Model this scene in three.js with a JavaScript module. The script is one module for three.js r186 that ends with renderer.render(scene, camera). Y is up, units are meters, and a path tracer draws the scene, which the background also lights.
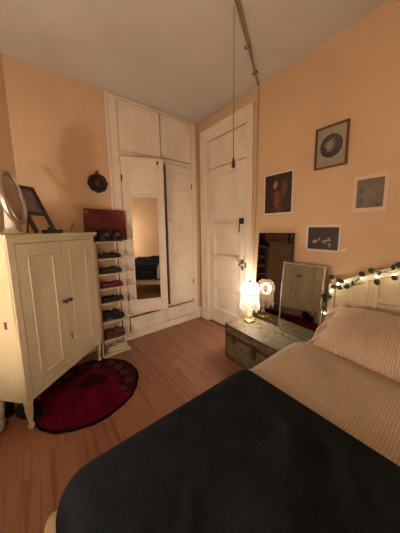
import * as THREE from 'three';
import { RoundedBoxGeometry } from 'three/addons/geometries/RoundedBoxGeometry.js';
import { mergeGeometries, mergeVertices } from 'three/addons/utils/BufferGeometryUtils.js';

// ---------------------------------------------------------------- camera, light, exposure
const scene = new THREE.Scene();
scene.background = new THREE.Color(0x000000);
const camera = new THREE.PerspectiveCamera(102.927, 400 / 533, 0.03, 30);
camera.rotation.order = 'YXZ';
camera.position.set(-1.9486, 1.35, 2.505);
camera.rotation.set(-0.13, -0.65712, -0.01602);
camera.setViewOffset(400, 533, 0, 9.9, 400, 533);
scene.add(camera);
const renderer = new THREE.WebGLRenderer({ antialias: true });
renderer.toneMapping = THREE.LinearToneMapping;
renderer.toneMappingExposure = 1.0;
renderer.shadowMap.enabled = true;

const WARM = new THREE.Color().setRGB(1.0, 0.86, 0.71);
const TRUNK_LAMP = 0.75, SIDE_LAMP = 2.65, FLOOR_LAMP = 1.2;   // candela
function lamp(x, y, z, power, radius) {            // a lamp's light, added by the lamp's builder
  const l = new THREE.PointLight(WARM, power);
  l.position.set(x, y, z); l.castShadow = true; l.shadow.radius = radius;
  return l;
}

// ---------------------------------------------------------------- helpers
let seed = 7;
const rnd = () => { seed = (seed * 1664525 + 1013904223) >>> 0; return seed / 4294967296; };
const rr = (a, b) => a + (b - a) * rnd();
const lin = (r, g, b) => new THREE.Color().setRGB(r, g, b);
function hash(i, j, s) { let h = (i * 374761393 + j * 668265263 + s * 974634777) | 0; h = Math.imul(h ^ (h >>> 13), 1274126177); return ((h ^ (h >>> 16)) >>> 0) / 4294967296; }
function vnoise(x, y, per, s) {                    // value noise that repeats every «per» cells
  const i = Math.floor(x), j = Math.floor(y), fx = x - i, fy = y - j, m = v => ((v % per) + per) % per;
  const u = fx * fx * (3 - 2 * fx), v = fy * fy * (3 - 2 * fy);
  const a = hash(m(i), m(j), s), b = hash(m(i + 1), m(j), s), c = hash(m(i), m(j + 1), s), d = hash(m(i + 1), m(j + 1), s);
  return a + (b - a) * u + (c - a) * v + (a - b - c + d) * u * v;
}
function fbm(u, v, per, s, oct = 4) { let r = 0, a = 0.5, p = per; for (let k = 0; k < oct; k++) { r += a * vnoise(u * p, v * p, p, s + k); a *= 0.5; p *= 2; } return r / (1 - Math.pow(0.5, oct)); }
const mix = (a, b, t) => a + (b - a) * t;
const mix3 = (a, b, t) => [mix(a[0], b[0], t), mix(a[1], b[1], t), mix(a[2], b[2], t)];
const sst = (a, b, x) => { const t = Math.min(1, Math.max(0, (x - a) / (b - a))); return t * t * (3 - 2 * t); };
function tex(w, h, fn, srgb = true, repeat = null) {
  const d = new Uint8Array(w * h * 4);
  for (let j = 0; j < h; j++) for (let i = 0; i < w; i++) {
    const c = fn((i + 0.5) / w, (j + 0.5) / h), k = (j * w + i) * 4;
    for (let q = 0; q < 3; q++) d[k + q] = Math.max(0, Math.min(255, Math.round((Array.isArray(c) ? c[q] : c) * 255)));
    d[k + 3] = 255;
  }
  const t = new THREE.DataTexture(d, w, h);
  t.magFilter = THREE.LinearFilter; t.minFilter = THREE.LinearFilter;
  if (srgb) t.colorSpace = THREE.SRGBColorSpace;
  t.wrapS = t.wrapT = THREE.RepeatWrapping;
  if (repeat) t.repeat.set(repeat[0], repeat[1]);
  t.needsUpdate = true;
  return t;
}
function std(color, rough = 0.7, extra = {}) { return new THREE.MeshStandardMaterial({ color, roughness: rough, ...extra }); }
function phys(color, rough = 0.7, extra = {}) { return new THREE.MeshPhysicalMaterial({ color, roughness: rough, ...extra }); }

function metreUV(g) {                              // uv in metres from the dominant face direction
  if (g.index) g = g.toNonIndexed();
  const p = g.attributes.position, uv = new Float32Array(p.count * 2);
  const a = new THREE.Vector3(), b = new THREE.Vector3(), c = new THREE.Vector3(), n = new THREE.Vector3();
  for (let i = 0; i < p.count; i += 3) {
    a.fromBufferAttribute(p, i); b.fromBufferAttribute(p, i + 1); c.fromBufferAttribute(p, i + 2);
    n.copy(b).sub(a).cross(c.clone().sub(a));
    const ax = Math.abs(n.x), ay = Math.abs(n.y), az = Math.abs(n.z);
    [a, b, c].forEach((q, k) => {
      const o = (i + k) * 2;
      if (ay >= ax && ay >= az) { uv[o] = q.x; uv[o + 1] = q.z; } else if (ax >= az) { uv[o] = q.z; uv[o + 1] = q.y; } else { uv[o] = q.x; uv[o + 1] = q.y; }
    });
  }
  g.setAttribute('uv', new THREE.BufferAttribute(uv, 2));
  return g;
}
function box(w, h, d, x = 0, y = 0, z = 0, r = 0) {
  const g = r > 0 ? new RoundedBoxGeometry(w, h, d, 2, Math.min(r, w / 2.01, h / 2.01, d / 2.01)) : new THREE.BoxGeometry(w, h, d);
  g.translate(x, y, z);
  return metreUV(g);
}
const span = (x0, x1, y0, y1, z0, z1, r = 0) => box(x1 - x0, y1 - y0, z1 - z0, (x0 + x1) / 2, (y0 + y1) / 2, (z0 + z1) / 2, r);
function lathe(pts, seg = 32, x = 0, y = 0, z = 0) { const g = new THREE.LatheGeometry(pts.map(q => new THREE.Vector2(q[0], q[1])), seg); g.translate(x, y, z); return g; }
function tube(pts, r, seg = 40, rs = 8, closed = false) { return new THREE.TubeGeometry(new THREE.CatmullRomCurve3(pts.map(q => new THREE.Vector3(...q)), closed), seg, r, rs, closed); }
function rod(a, b, r, rs = 10) {
  const A = new THREE.Vector3(...a), Bv = new THREE.Vector3(...b), d = Bv.clone().sub(A);
  const g = new THREE.CylinderGeometry(r, r, d.length(), rs); g.applyQuaternion(new THREE.Quaternion().setFromUnitVectors(new THREE.Vector3(0, 1, 0), d.clone().normalize()));
  g.translate(...A.add(Bv).multiplyScalar(0.5).toArray()); return g;
}
function ball(r, x, y, z, sx = 1, sy = 1, sz = 1, n = 16) { const g = new THREE.SphereGeometry(r, n, Math.max(8, n * 0.7 | 0)); g.scale(sx, sy, sz); g.translate(x, y, z); return g; }
function join(list) {
  return mergeGeometries(list.map(g => {
    const q = g.index ? g.toNonIndexed() : g.clone();
    for (const k of Object.keys(q.attributes)) if (!['position', 'normal', 'uv'].includes(k)) q.deleteAttribute(k);
    return q;
  }));
}
function obj(name, geo, mat, parent = scene) {
  const m = new THREE.Mesh(Array.isArray(geo) ? join(geo) : geo, mat);
  m.name = name; m.castShadow = m.receiveShadow = true; parent.add(m);
  return m;
}
const taken = new Map();
function numbered(n) { const k = taken.get(n) || 0; taken.set(n, k + 1); return k ? n + '_' + String(k).padStart(3, '0') : n; }
function thing(name, label, category, pos = [0, 0, 0], turn = 0, group) {
  const g = new THREE.Group(); g.name = numbered(name); g.position.set(...pos); g.rotation.y = turn;
  g.userData = { label, category }; if (group) g.userData.group = group;
  scene.add(g); return g;
}
function tag(m, label, category, group) { m.name = numbered(m.name); m.userData = { label, category }; if (group) m.userData.group = group; return m; }
function struct(name, geo, mat, label, category) { const m = obj(name, geo, mat); m.userData = { kind: 'structure', label, category }; return m; }
function structGroup(name, label, category) { const g = new THREE.Group(); g.name = name; g.userData = { kind: 'structure', label, category }; scene.add(g); return g; }
// a grid surface from a function (u, v) -> [x, y, z]
function sheet(nu, nv, fn, uvfn = null) {
  const pos = [], uv = [], idx = [];
  for (let j = 0; j <= nv; j++) for (let i = 0; i <= nu; i++) {
    const u = i / nu, v = j / nv; pos.push(...fn(u, v)); uv.push(...(uvfn ? uvfn(u, v) : [u, v]));
  }
  for (let j = 0; j < nv; j++) for (let i = 0; i < nu; i++) { const a = j * (nu + 1) + i, b = a + 1, c = a + nu + 1, d = c + 1; idx.push(a, c, b, b, c, d); }
  const g = new THREE.BufferGeometry();
  g.setAttribute('position', new THREE.Float32BufferAttribute(pos, 3)); g.setAttribute('uv', new THREE.Float32BufferAttribute(uv, 2)); g.setIndex(idx); g.computeVertexNormals();
  return g;
}

// ---------------------------------------------------------------- materials
const H = 2.796;
const wallBump = tex(256, 256, (u, v) => 0.6 * fbm(u, v, 8, 3, 5) + 0.4 * fbm(u, v, 40, 9, 2), false, [1 / 1.3, 1 / 1.3]);
const wallMap = tex(256, 256, (u, v) => { const n = fbm(u, v, 4, 21, 5), m = fbm(u, v, 24, 5, 3); const k = 0.93 + 0.07 * n + 0.025 * (m - 0.5); return [k, k * (0.985 + 0.015 * n), k * (0.97 + 0.03 * m)]; }, true, [1 / 1.7, 1 / 1.7]);
const wallMat = std(lin(0.72, 0.515, 0.33), 0.62, { map: wallMap, bumpMap: wallBump, bumpScale: 0.0025 });
const ceilMat = std(lin(0.63, 0.60, 0.555), 0.85, { map: wallMap, bumpMap: wallBump, bumpScale: 0.003 });
const paintMap = tex(512, 512, (u, v) => {
  const n = fbm(u, v, 5, 31, 5), s = fbm(u * 1, v * 1, 3, 37, 3), st = vnoise(u * 90, v * 7, 1000, 41);
  let c = mix3([0.97, 0.96, 0.94], [0.935, 0.915, 0.885], sst(0.35, 0.75, n)); const k = 0.985 + 0.03 * (st - 0.5) + 0.02 * (s - 0.5); c = c.map(q => q * k);
  const chip = fbm(u, v, 44, 51, 3); if (chip > 0.84) c = mix3(c, [0.62, 0.52, 0.42], sst(0.84, 0.89, chip)); return c;
}, true, [1 / 1.1, 1 / 1.1]);
const paintBump = tex(256, 256, (u, v) => 0.5 * vnoise(u * 120, v * 10, 1000, 71) + 0.5 * fbm(u, v, 10, 73, 4), false, [1 / 0.7, 1 / 0.7]);
const paintMat = std(lin(0.97, 0.885, 0.79), 0.5, { map: paintMap, bumpMap: paintBump, bumpScale: 0.0012 });
const cabMat = std(lin(0.74, 0.67, 0.48), 0.5, { map: paintMap, bumpMap: paintBump, bumpScale: 0.001 });
const bedPaint = std(lin(0.72, 0.63, 0.46), 0.45, { map: paintMap, bumpMap: paintBump, bumpScale: 0.0008 });
const darkWood = std(lin(0.05, 0.028, 0.018), 0.45);
const brownWood = std(lin(0.16, 0.07, 0.04), 0.5);
const blackMat = std(lin(0.012, 0.011, 0.011), 0.55);
const brass = std(lin(0.55, 0.40, 0.18), 0.35, { metalness: 1 });
const chrome = std(lin(0.75, 0.73, 0.70), 0.18, { metalness: 1 });
const ironMat = std(lin(0.045, 0.035, 0.03), 0.5, { metalness: 0.6 });
const mirrorMat = std(lin(0.86, 0.86, 0.84), 0.02, { metalness: 1 });
const rawWood = std(lin(0.42, 0.31, 0.21), 0.8);

// ---------------------------------------------------------------- floor
{
  const floor = struct('floor', span(-3.42, 0.12, -0.03, -0.0065, -0.6, 4.02), std(lin(0.05, 0.03, 0.02), 0.9), 'reddish brown wood plank floor', 'floor');
  const mats = [];
  for (let k = 0; k < 5; k++) {
    const base = [[0.62, 0.44, 0.35], [0.60, 0.425, 0.335], [0.635, 0.455, 0.36], [0.61, 0.435, 0.34], [0.585, 0.41, 0.325]][k];
    const m = tex(128, 512, (u, v) => {
      const w = fbm(u * 0.6, v * 0.6, 4, 100 + k, 3);
      const g = vnoise(u * 9 + w * 5, v * 2.5 + w * 1.5, 4096, 110 + k), f = vnoise(u * 46, v * 7, 4096, 120 + k);
      const kx = u - 0.5 - 0.2 * Math.sin(k * 2.1), ky = (v - 0.3 - 0.1 * k) * 3.2, kd = Math.hypot(kx * 1.6, ky);
      const ring = 0.5 + 0.5 * Math.sin(kd * 38 + w * 6);
      let c = mix3(base, [0.42, 0.255, 0.185], 0.42 * sst(0.45, 0.95, g) + 0.14 * f);
      c = mix3(c, [0.40, 0.225, 0.15], 0.35 * sst(0.34, 0.08, kd) * ring);
      return c;
    });
    mats.push(phys(0xffffff, 0.42, { map: m, bumpMap: m, bumpScale: 0.0004 }));
  }
  const W = 0.125; let row = 0;
  for (let x = 0.0; x > -3.3; x -= W, row++) {
    let z = -0.02 - rr(0, 0.9);
    while (z < 3.9) {
      const z1 = Math.min(3.9, z + 1.2), z0 = Math.max(-0.02, z);
      if (z1 - z0 > 0.03) {
        const g = new THREE.BoxGeometry(W - 0.0011, 0.006, z1 - z0 - 0.0011); const uv = g.attributes.uv, p = g.attributes.position, o = rnd();
        for (let i = 0; i < p.count; i++) uv.setXY(i, p.getX(i) / W + 0.5, o + p.getZ(i) / 1.2);
        const m = obj('plank', g, mats[Math.floor(rnd() * 5)], floor);
        m.position.set(x - W / 2, -0.003, (z0 + z1) / 2);
      }
      z += 1.2;
    }
  }
}
// ---------------------------------------------------------------- walls and ceiling
const CLX0 = -1.232, CLX1 = -0.068;
const ceiling = struct('ceiling', sheet(60, 60, (u, v) => [mix(-3.42, 0.12, u), H + 0.012 * (fbm(u, v, 5, 200, 3) - 0.5), mix(-0.6, 4.02, v)], (u, v) => [u * 3.5, v * 4.5]), ceilMat, 'plain off-white plaster ceiling', 'ceiling');
obj('slab', span(-3.42, 0.12, H + 0.02, H + 0.12, -0.6, 4.02), ceilMat, ceiling);
struct('wall_back', [span(-2.2, CLX0, 0, H + 0.01, -0.12, 0), span(CLX1, 0.12, 0, H + 0.01, -0.12, 0)], wallMat, 'peach orange plaster wall beside the closet', 'wall');
const DZ0 = 0.19, DZ1 = 0.865, DTOP = 2.50;
struct('wall_right', [span(0, 0.12, 0, H + 0.01, 0, DZ0), span(0, 0.12, 0, H + 0.01, DZ1, 4.02), span(0, 0.12, DTOP, H + 0.01, DZ0, DZ1)], wallMat, 'peach orange plaster wall with the door and pictures', 'wall');
{
  const a = [-2.03, 0], b = [-3.3, 1.93], L = Math.hypot(b[0] - a[0], b[1] - a[1]);
  const g = box(L + 0.1, H + 0.01, 0.12, -L / 2, (H + 0.01) / 2, -0.06);
  const m = struct('wall_left', g, wallMat, 'peach orange plaster wall slanting away behind the cream cabinet', 'wall');
  m.position.set(a[0], 0, a[1]); m.rotation.y = Math.atan2(b[1] - a[1], -(b[0] - a[0]));
}
struct('wall_side', span(-3.42, -3.3, 0, H + 0.01, 1.86, 4.02), wallMat, 'peach orange plaster wall at the side of the room', 'wall');
struct('wall_front', span(-3.42, 0.12, 0, H + 0.01, 3.9, 4.02), wallMat, 'peach orange plaster wall seen in the closet mirror', 'wall');
struct('baseboard_right', [span(-0.016, 0, 0, 0.15, 0.975, 3.9, 0.004), span(-0.022, 0, 0.15, 0.165, 0.975, 3.9, 0.004)], paintMat, 'white painted baseboard along the picture wall', 'baseboard');
struct('baseboard_back', [span(CLX1 + 0.001, -0.001, 0, 0.15, 0, 0.018, 0.004), span(CLX1 + 0.001, -0.001, 0.15, 0.17, 0, 0.026, 0.004)], paintMat, 'short white baseboard between closet and door', 'baseboard');
struct('baseboard_left', span(-2.02, CLX0 - 0.002, 0, 0.15, 0, 0.014, 0.004), paintMat, 'white baseboard behind the cream cabinet', 'baseboard');

// ---------------------------------------------------------------- panelled leaf used by doors (local: x across, y up, front at z = 0)
function panelled(parent, w, y0, y1, stile, rows, mat, thick = 0.03, recess = 0.012) {
  obj('stile', span(0, stile, y0, y1, -thick, 0, 0.003), mat, parent);
  obj('stile', span(w - stile, w, y0, y1, -thick, 0, 0.003), mat, parent);
  const edges = [y0]; rows.forEach(r => edges.push(r[0], r[1])); edges.push(y1);
  for (let i = 0; i < edges.length; i += 2) if (edges[i + 1] - edges[i] > 0.004) obj('rail', span(stile, w - stile, edges[i], edges[i + 1], -thick, 0, 0.003), mat, parent);
  rows.forEach(([a, b]) => {
    const g = [span(stile, w - stile, a, b, -thick * 0.85, -recess)];
    const m = 0.014;                                  // bead round the recess
    for (const [x0, x1, q0, q1] of [[stile, w - stile, a, a + m], [stile, w - stile, b - m, b], [stile, stile + m, a + m, b - m], [w - stile - m, w - stile, a + m, b - m]]) g.push(span(x0, x1, q0, q1, -recess - 0.004, -recess + 0.006, 0.003));
    obj('panel', g, mat, parent);
  });
}
function knob(parent, mat, x, y, z, r = 0.016, out = 0.03) {
  const g = lathe([[0.0001, 0], [r * 0.75, 0], [r * 0.75, 0.004], [r * 0.4, 0.008], [r * 0.38, out * 0.45], [r * 0.95, out * 0.6], [r, out * 0.8], [r * 0.7, out], [0.0001, out * 1.04]], 20);
  g.rotateX(Math.PI / 2); g.translate(x, y, z); return obj('knob', g, mat, parent);
}
// ---------------------------------------------------------------- built-in closet
{
  const c = thing('built_in_closet', 'tall built-in closet with cream painted doors and mirror, beside the room door', 'closet', [0, 0, 0]);
  const F = -0.032;
  obj('stile', span(CLX0, -1.124, 0, H - 0.004, F, 0, 0.003), paintMat, c);
  obj('stile', span(-0.142, CLX1, 0, H - 0.004, F, 0, 0.003), paintMat, c);
  obj('top_rail', span(-1.124, -0.142, 2.762, H - 0.004, F, 0, 0.003), paintMat, c);
  obj('middle_rail', span(-1.124, -0.142, 2.178, 2.243, F, -0.014, 0.003), paintMat, c);
  obj('bottom_rail', span(-1.124, -0.142, 0.284, 0.322, F, -0.014, 0.003), paintMat, c);
  obj('drawer_divider', span(-0.634, -0.594, 0.088, 0.284, F, 0, 0.003), paintMat, c);
  obj('plinth', [span(CLX0, CLX1, 0, 0.088, F, 0.004, 0.003), span(CLX0, CLX1, 0.0, 0.03, 0.0, 0.014, 0.004)], paintMat, c);
  obj('edge_moulding', span(CLX0 - 0.014, CLX0 + 0.012, 0.09, H - 0.006, 0.0005, 0.016, 0.005), paintMat, c);
  obj('interior', [span(CLX0, CLX1, 0, H - 0.004, -0.52, -0.5), span(CLX0, CLX0 + 0.015, 0, H - 0.004, -0.5, F), span(CLX1 - 0.015, CLX1, 0, H - 0.004, -0.5, F), span(CLX0, CLX1, 2.2, 2.22, -0.5, F), span(CLX0, CLX1, 0.285, 0.30, -0.5, F), span(CLX0, CLX1, H - 0.02, H - 0.004, -0.5, F), span(CLX0, CLX1, 0, 0.02, -0.5, F)], rawWood, c);
  // upper doors
  const leaf = (name, x, z, turn) => { const g = new THREE.Group(); g.name = name; g.position.set(x, 0, z); g.rotation.y = turn; c.add(g); return g; };
  const ul = leaf('upper_door', -1.119, 0.004, 0); panelled(ul, 0.503, 2.236, 2.755, 0.075, [[2.325, 2.69]], paintMat, 0.03, 0.008);
  const ur = leaf('upper_door', -0.601, 0.004, 0.02); panelled(ur, 0.455, 2.25, 2.755, 0.075, [[2.325, 2.69]], paintMat, 0.03, 0.008);
  // lower left door with mirror, ajar
  const ll = leaf('mirror_door', -1.122, 0.006, -0.332);
  panelled(ll, 0.478, 0.33, 2.168, 0.068, [[0.42, 1.76], [1.83, 2.085]], paintMat, 0.032, 0.008);
  const mg = obj('mirror_glass', span(0.094, 0.388, 0.50, 1.726, -0.004, 0.0055), mirrorMat, ll); mg.userData.label = 'long mirror set into the left closet door';
  obj('mirror_frame', [span(0.068, 0.094, 0.47, 1.756, -0.006, 0.010, 0.004), span(0.388, 0.406, 0.47, 1.756, -0.006, 0.010, 0.004), span(0.094, 0.388, 1.726, 1.756, -0.006, 0.010, 0.004), span(0.094, 0.388, 0.47, 0.50, -0.006, 0.010, 0.004)], paintMat, ll);
  obj('catch', span(0.40, 0.418, 2.10, 2.14, 0, 0.012, 0.003), ironMat, ll);
  for (const y of [0.5, 1.9]) obj('hinge', span(-0.004, 0.012, y, y + 0.07, -0.002, 0.006, 0.002), brownWood, ll);
  // lower right door, ajar
  const rg = leaf('tall_door', -0.147, 0.006, 0.07);
  rg.position.set(-0.147 - 0.418 * Math.cos(0.07), 0, 0.006 + 0.418 * Math.sin(0.07));
  panelled(rg, 0.418, 0.33, 2.172, 0.07, [[0.40, 0.76], [0.85, 1.06], [1.17, 1.78], [1.86, 2.1]], paintMat, 0.032, 0.01);
  knob(rg, paintMat, 0.035, 1.455, 0, 0.015, 0.03);
  for (const y of [0.55, 1.9]) obj('hinge', span(0.406, 0.42, y, y + 0.07, -0.002, 0.006, 0.002), brownWood, rg);
  // drawers
  for (const [x0, x1, tilt] of [[-1.114, -0.643, 0.016], [-0.586, -0.151, 0.006]]) {
    const d = new THREE.Group(); d.name = 'drawer'; d.position.set(x0, 0, tilt); c.add(d); const w = x1 - x0;
    panelled(d, w, 0.098, 0.272, 0.022, [[0.118, 0.252]], paintMat, 0.024, 0.005);
    const p = obj('pull', [box(0.06, 0.012, 0.016, w / 2, 0.19, 0.008, 0.005)], paintMat, d); p.name = 'handle';
  }
}
// ---------------------------------------------------------------- room door in the right wall (local x runs to -z, front faces -x)
function onRightWall(g, x, z) { g.position.set(x, 0, z); g.rotation.y = -Math.PI / 2; }
{
  const d = structGroup('door_1', 'cream painted panel door with glass knob beside the trunk', 'door'); onRightWall(d, 0.012, DZ0 + 0.004);
  panelled(d, DZ1 - DZ0 - 0.008, 0.012, 2.138, 0.105, [[0.22, 0.54], [0.63, 0.90], [0.99, 1.24], [1.41, 2.04]], paintMat, 0.045, 0.019);
  const W = DZ1 - DZ0 - 0.008;
  obj('lock_plate', span(W - 0.075, W - 0.035, 0.84, 0.97, 0, 0.004, 0.002), brass, d);
  const kb = knob(d, chrome, W - 0.055, 0.915, 0.003, 0.028, 0.055); kb.name = 'door_knob';
  obj('rim_lock', span(W - 0.10, W - 0.04, 1.40, 1.47, 0, 0.022, 0.004), ironMat, d);
  obj('chain', tube([[W - 0.08, 1.43, 0.024], [W - 0.09, 1.36, 0.026], [W - 0.10, 1.30, 0.02]], 0.006, 16, 6), ironMat, d);
  const t = structGroup('trim_1', 'cream painted door casing', 'trim'); onRightWall(t, 0, 0);
  const c0 = 0.05, c1 = 0.965, ct = 2.652;
  obj('side_casing', [span(c0, DZ0 - 0.004, 0, ct, 0, 0.02, 0.004), span(c0, c0 + 0.022, 0, ct, 0.02, 0.032, 0.004)], paintMat, t);
  obj('side_casing', [span(DZ1 + 0.004, c1, 0, ct, 0, 0.02, 0.004), span(c1 - 0.022, c1, 0, ct, 0.02, 0.032, 0.004)], paintMat, t);
  obj('head_casing', [span(DZ0 - 0.004, DZ1 + 0.004, DTOP + 0.004, ct, 0, 0.02, 0.004), span(c0 + 0.022, c1 - 0.022, ct - 0.022, ct, 0.02, 0.032, 0.004)], paintMat, t);
  obj('plinth_block', span(c0 - 0.006, DZ0 - 0.002, 0, 0.17, 0.02, 0.034, 0.004), paintMat, t);
  obj('plinth_block', span(DZ1 + 0.002, c1 + 0.006, 0, 0.17, 0.02, 0.034, 0.004), paintMat, t);
  obj('jamb', [span(DZ0, DZ0 + 0.003, 0, DTOP, -0.12, 0.002), span(DZ1 - 0.003, DZ1, 0, DTOP, -0.12, 0.002)], paintMat, t);
  obj('keeper', span(DZ1 + 0.006, DZ1 + 0.03, 0.88, 0.94, 0.02, 0.03, 0.003), brass, t);
  const tr = structGroup('trim_2', 'painted transom panel above the room door', 'trim'); onRightWall(tr, 0.010, DZ0 + 0.005);
  obj('transom_panel', [span(0, DZ1 - DZ0 - 0.01, 2.146, DTOP - 0.006, -0.03, 0, 0.003)], paintMat, tr);
  struct('wall_hall', span(0.115, 0.235, 0, DTOP, DZ0, DZ1), wallMat, 'hallway plaster wall behind the room door', 'wall');
}
// ---------------------------------------------------------------- conduit, ceiling socket, pull cord
{
  const w = thing('wire_conduit', 'thin tan conduit running over the ceiling and down beside the door casing', 'conduit', [0, 0, 0]);
  const cm = std(lin(0.36, 0.25, 0.16), 0.6);
  obj('ceiling_run', [rod([-0.90, H - 0.016, 1.484], [-0.012, H - 0.016, 1.012], 0.008), rod([-0.90, H - 0.016, 1.51], [-0.36, H - 0.016, 1.215], 0.005)], cm, w);
  obj('wall_run', [rod([-0.011, H - 0.012, 1.012], [-0.011, 0.18, 0.985], 0.008), ball(0.011, -0.012, H - 0.016, 1.012)], std(lin(0.60, 0.42, 0.27), 0.6), w);
  for (const t of [0.42, 0.78]) obj('clip', box(0.03, 0.01, 0.05, mix(-0.80, -0.012, t), H - 0.012, mix(1.43, 1.012, t), 0.003), brownWood, w);
  const s = thing('ceiling_socket', 'dark ceiling light socket holding the pull cord', 'light fixture', [-0.90, H - 0.008, 1.49]);
  obj('canopy', lathe([[0.0001, -0.022], [0.02, -0.022], [0.03, -0.012], [0.034, 0], [0.0001, 0]], 24), darkWood, s);
  obj('socket', lathe([[0.0001, -0.075], [0.02, -0.075], [0.022, -0.03], [0.0001, -0.03]], 20), ironMat, s);
  const p = thing('pull_cord', 'long thin pull cord with dark wooden bob hanging from the ceiling', 'cord', [-0.805, 0, 1.422]);
  obj('cord', rod([0, 1.83, 0], [0, H - 0.035, 0], 0.0028, 6), std(lin(0.22, 0.16, 0.11), 0.8), p);
  obj('bob', lathe([[0.0001, 1.768], [0.011, 1.772], [0.013, 1.79], [0.009, 1.82], [0.004, 1.838], [0.0001, 1.84]], 16), darkWood, p);
}
// ---------------------------------------------------------------- cream cabinet set across the corner
const CAB = { x: -1.811, z: 0.5125, a: 0.7522 };   // middle of its front, turned towards +x +z
const cabW = 0.81, cabD = 0.29, cabTop = 1.335, cabOff = 0.024;
const cabAt = (u, y, v) => [CAB.x + u * 0.73 + v * 0.683, y, CAB.z - u * 0.683 + v * 0.73];   // u along the front, v out of the front
{
  const c = thing('cabinet', 'cream painted two-door wooden cabinet on turned legs set diagonally in the corner', 'cabinet', [CAB.x + 0.73 * cabOff, 0, CAB.z - 0.683 * cabOff], CAB.a);
  const w = cabW / 2, B0 = 0.20, T = cabTop - 0.03;
  obj('side_panel', span(-w, -w + 0.022, B0, T, -cabD, -0.004, 0.003), cabMat, c);
  obj('side_panel', span(w - 0.022, w, B0, T, -cabD, -0.004, 0.003), cabMat, c);
  obj('back_panel', span(-w + 0.022, w - 0.022, B0, T, -cabD, -cabD + 0.012), cabMat, c);
  obj('bottom_board', [span(-w + 0.022, w - 0.022, B0, B0 + 0.02, -cabD + 0.012, -0.004)], cabMat, c);
  obj('corner_post', span(-w, -w + 0.045, B0, T, -0.02, 0, 0.003), cabMat, c);
  obj('corner_post', span(w - 0.045, w, B0, T, -0.02, 0, 0.003), cabMat, c);
  obj('top_rail', span(-w + 0.045, w - 0.045, T - 0.03, T, -0.02, 0, 0.003), cabMat, c);
  obj('bottom_rail', span(-w + 0.045, w - 0.045, B0, B0 + 0.035, -0.02, 0, 0.003), cabMat, c);
  obj('top_board', [span(-w - 0.022, w + 0.026, T, cabTop, -cabD, 0.022, 0.006), span(-w - 0.008, w + 0.008, T - 0.014, T, -cabD + 0.02, 0.010, 0.004)], cabMat, c);
  for (const s of [-1, 1]) {
    const d = new THREE.Group(); d.name = 'door'; d.position.set(s < 0 ? -w + 0.047 : 0.0015, 0, -0.001); c.add(d);
    panelled(d, w - 0.0485, B0 + 0.038, T - 0.033, 0.075, [[B0 + 0.12, T - 0.12]], cabMat, 0.018, 0.003);
    knob(d, darkWood, s < 0 ? w - 0.0485 - 0.022 : 0.024, 0.785, 0, 0.016, 0.034);
  }
  obj('key_slot', span(0.02, 0.028, 0.44, 0.50, -0.002, 0.003, 0.001), ironMat, c);
  obj('handle_mark', [box(0.003, 0.05, 0.02, -w - 0.001, 0.75, -0.09, 0.001)], brownWood, c);
  const prof = [[0.0001, 0], [0.017, 0], [0.021, 0.012], [0.019, 0.024], [0.012, 0.034], [0.013, 0.05], [0.02, 0.10], [0.024, 0.14], [0.022, 0.165], [0.016, 0.172], [0.026, 0.18], [0.026, 0.2], [0.0001, 0.2]];
  for (const [x, z] of [[-w + 0.024, -0.026], [w - 0.024, -0.026], [-w + 0.024, -cabD + 0.026], [w - 0.024, -cabD + 0.026]]) obj('leg', lathe(prof, 20, x, 0, z), cabMat, c);
}
// ---------------------------------------------------------------- round rug
{
  const N = 512;
  const m = tex(N, N, (u, v) => {
    const x = u * 2 - 1, y = v * 2 - 1, r = Math.hypot(x, y), a = Math.atan2(y, x);
    const n = fbm(u, v, 60, 300, 2), b = fbm(u, v, 8, 310, 3);
    let c = mix3([0.42, 0.02, 0.17], [0.30, 0.012, 0.115], b);
    c = c.map(q => q * (0.8 + 0.4 * n));
    // floral ring: blossoms and leaves around the border
    const k = 16, s = a / (2 * Math.PI) * k, ci = Math.round(s), da = (s - ci) / k * 2 * Math.PI * r, dr = r - 0.76 - 0.05 * Math.sin(ci * 2.6);
    const d = Math.hypot(da, dr) + 0.03 * (b - 0.5), pet = 0.10 + 0.025 * Math.cos(5 * Math.atan2(dr, da) + ci);
    const fl = sst(-0.25, 0.05, x * 0.6 - y * 0.8);
    if (r > 0.56 && r < 0.955) c = mix3(c, [0.15, 0.095, 0.08], 0.8 * fl * sst(0.56, 0.62, r + 0.12 * (b - 0.5)));
    if (d < pet && fl > 0.5) c = mix3([0.36, 0.29, 0.24], [0.34, 0.04, 0.13], sst(0.2, 0.9, Math.abs(Math.sin(d * 60 + ci)))), c = c.map(q => q * (0.75 + 0.4 * n));
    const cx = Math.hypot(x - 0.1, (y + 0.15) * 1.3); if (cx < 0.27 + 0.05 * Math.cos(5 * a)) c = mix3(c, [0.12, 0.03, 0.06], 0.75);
    if (r > 0.955) c = [0.11, 0.03, 0.05];
    return c;
  });
  const pts = [[0.0001, 0.010], [0.2, 0.010], [0.39, 0.010], [0.408, 0.0095], [0.415, 0.005], [0.412, 0.0005], [0.0001, 0.0005]];
  const g = lathe(pts, 90); const p = g.attributes.position, uv = g.attributes.uv;
  for (let i = 0; i < p.count; i++) { const x = p.getX(i), z = p.getZ(i), a = Math.atan2(z, x), k = 1 + 0.008 * Math.sin(a * 9) + 0.006 * Math.sin(a * 23); uv.setXY(i, x / 0.83 + 0.5, z / 0.83 + 0.5); p.setX(i, x * k); p.setZ(i, z * k); }
  g.computeVertexNormals();
  const o = tag(obj('round_rug', g, phys(0xffffff, 1.0, { specularIntensity: 0.2, map: m, bumpMap: tex(256, 256, (u, v) => fbm(u, v, 90, 5, 2), false, [2, 2]), bumpScale: 0.003 })), 'round crimson rug with dark floral border partly under the cream cabinet', 'rug');
  o.position.set(-1.70, 0.0005, 0.58); o.rotation.y = 0;
}
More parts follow.
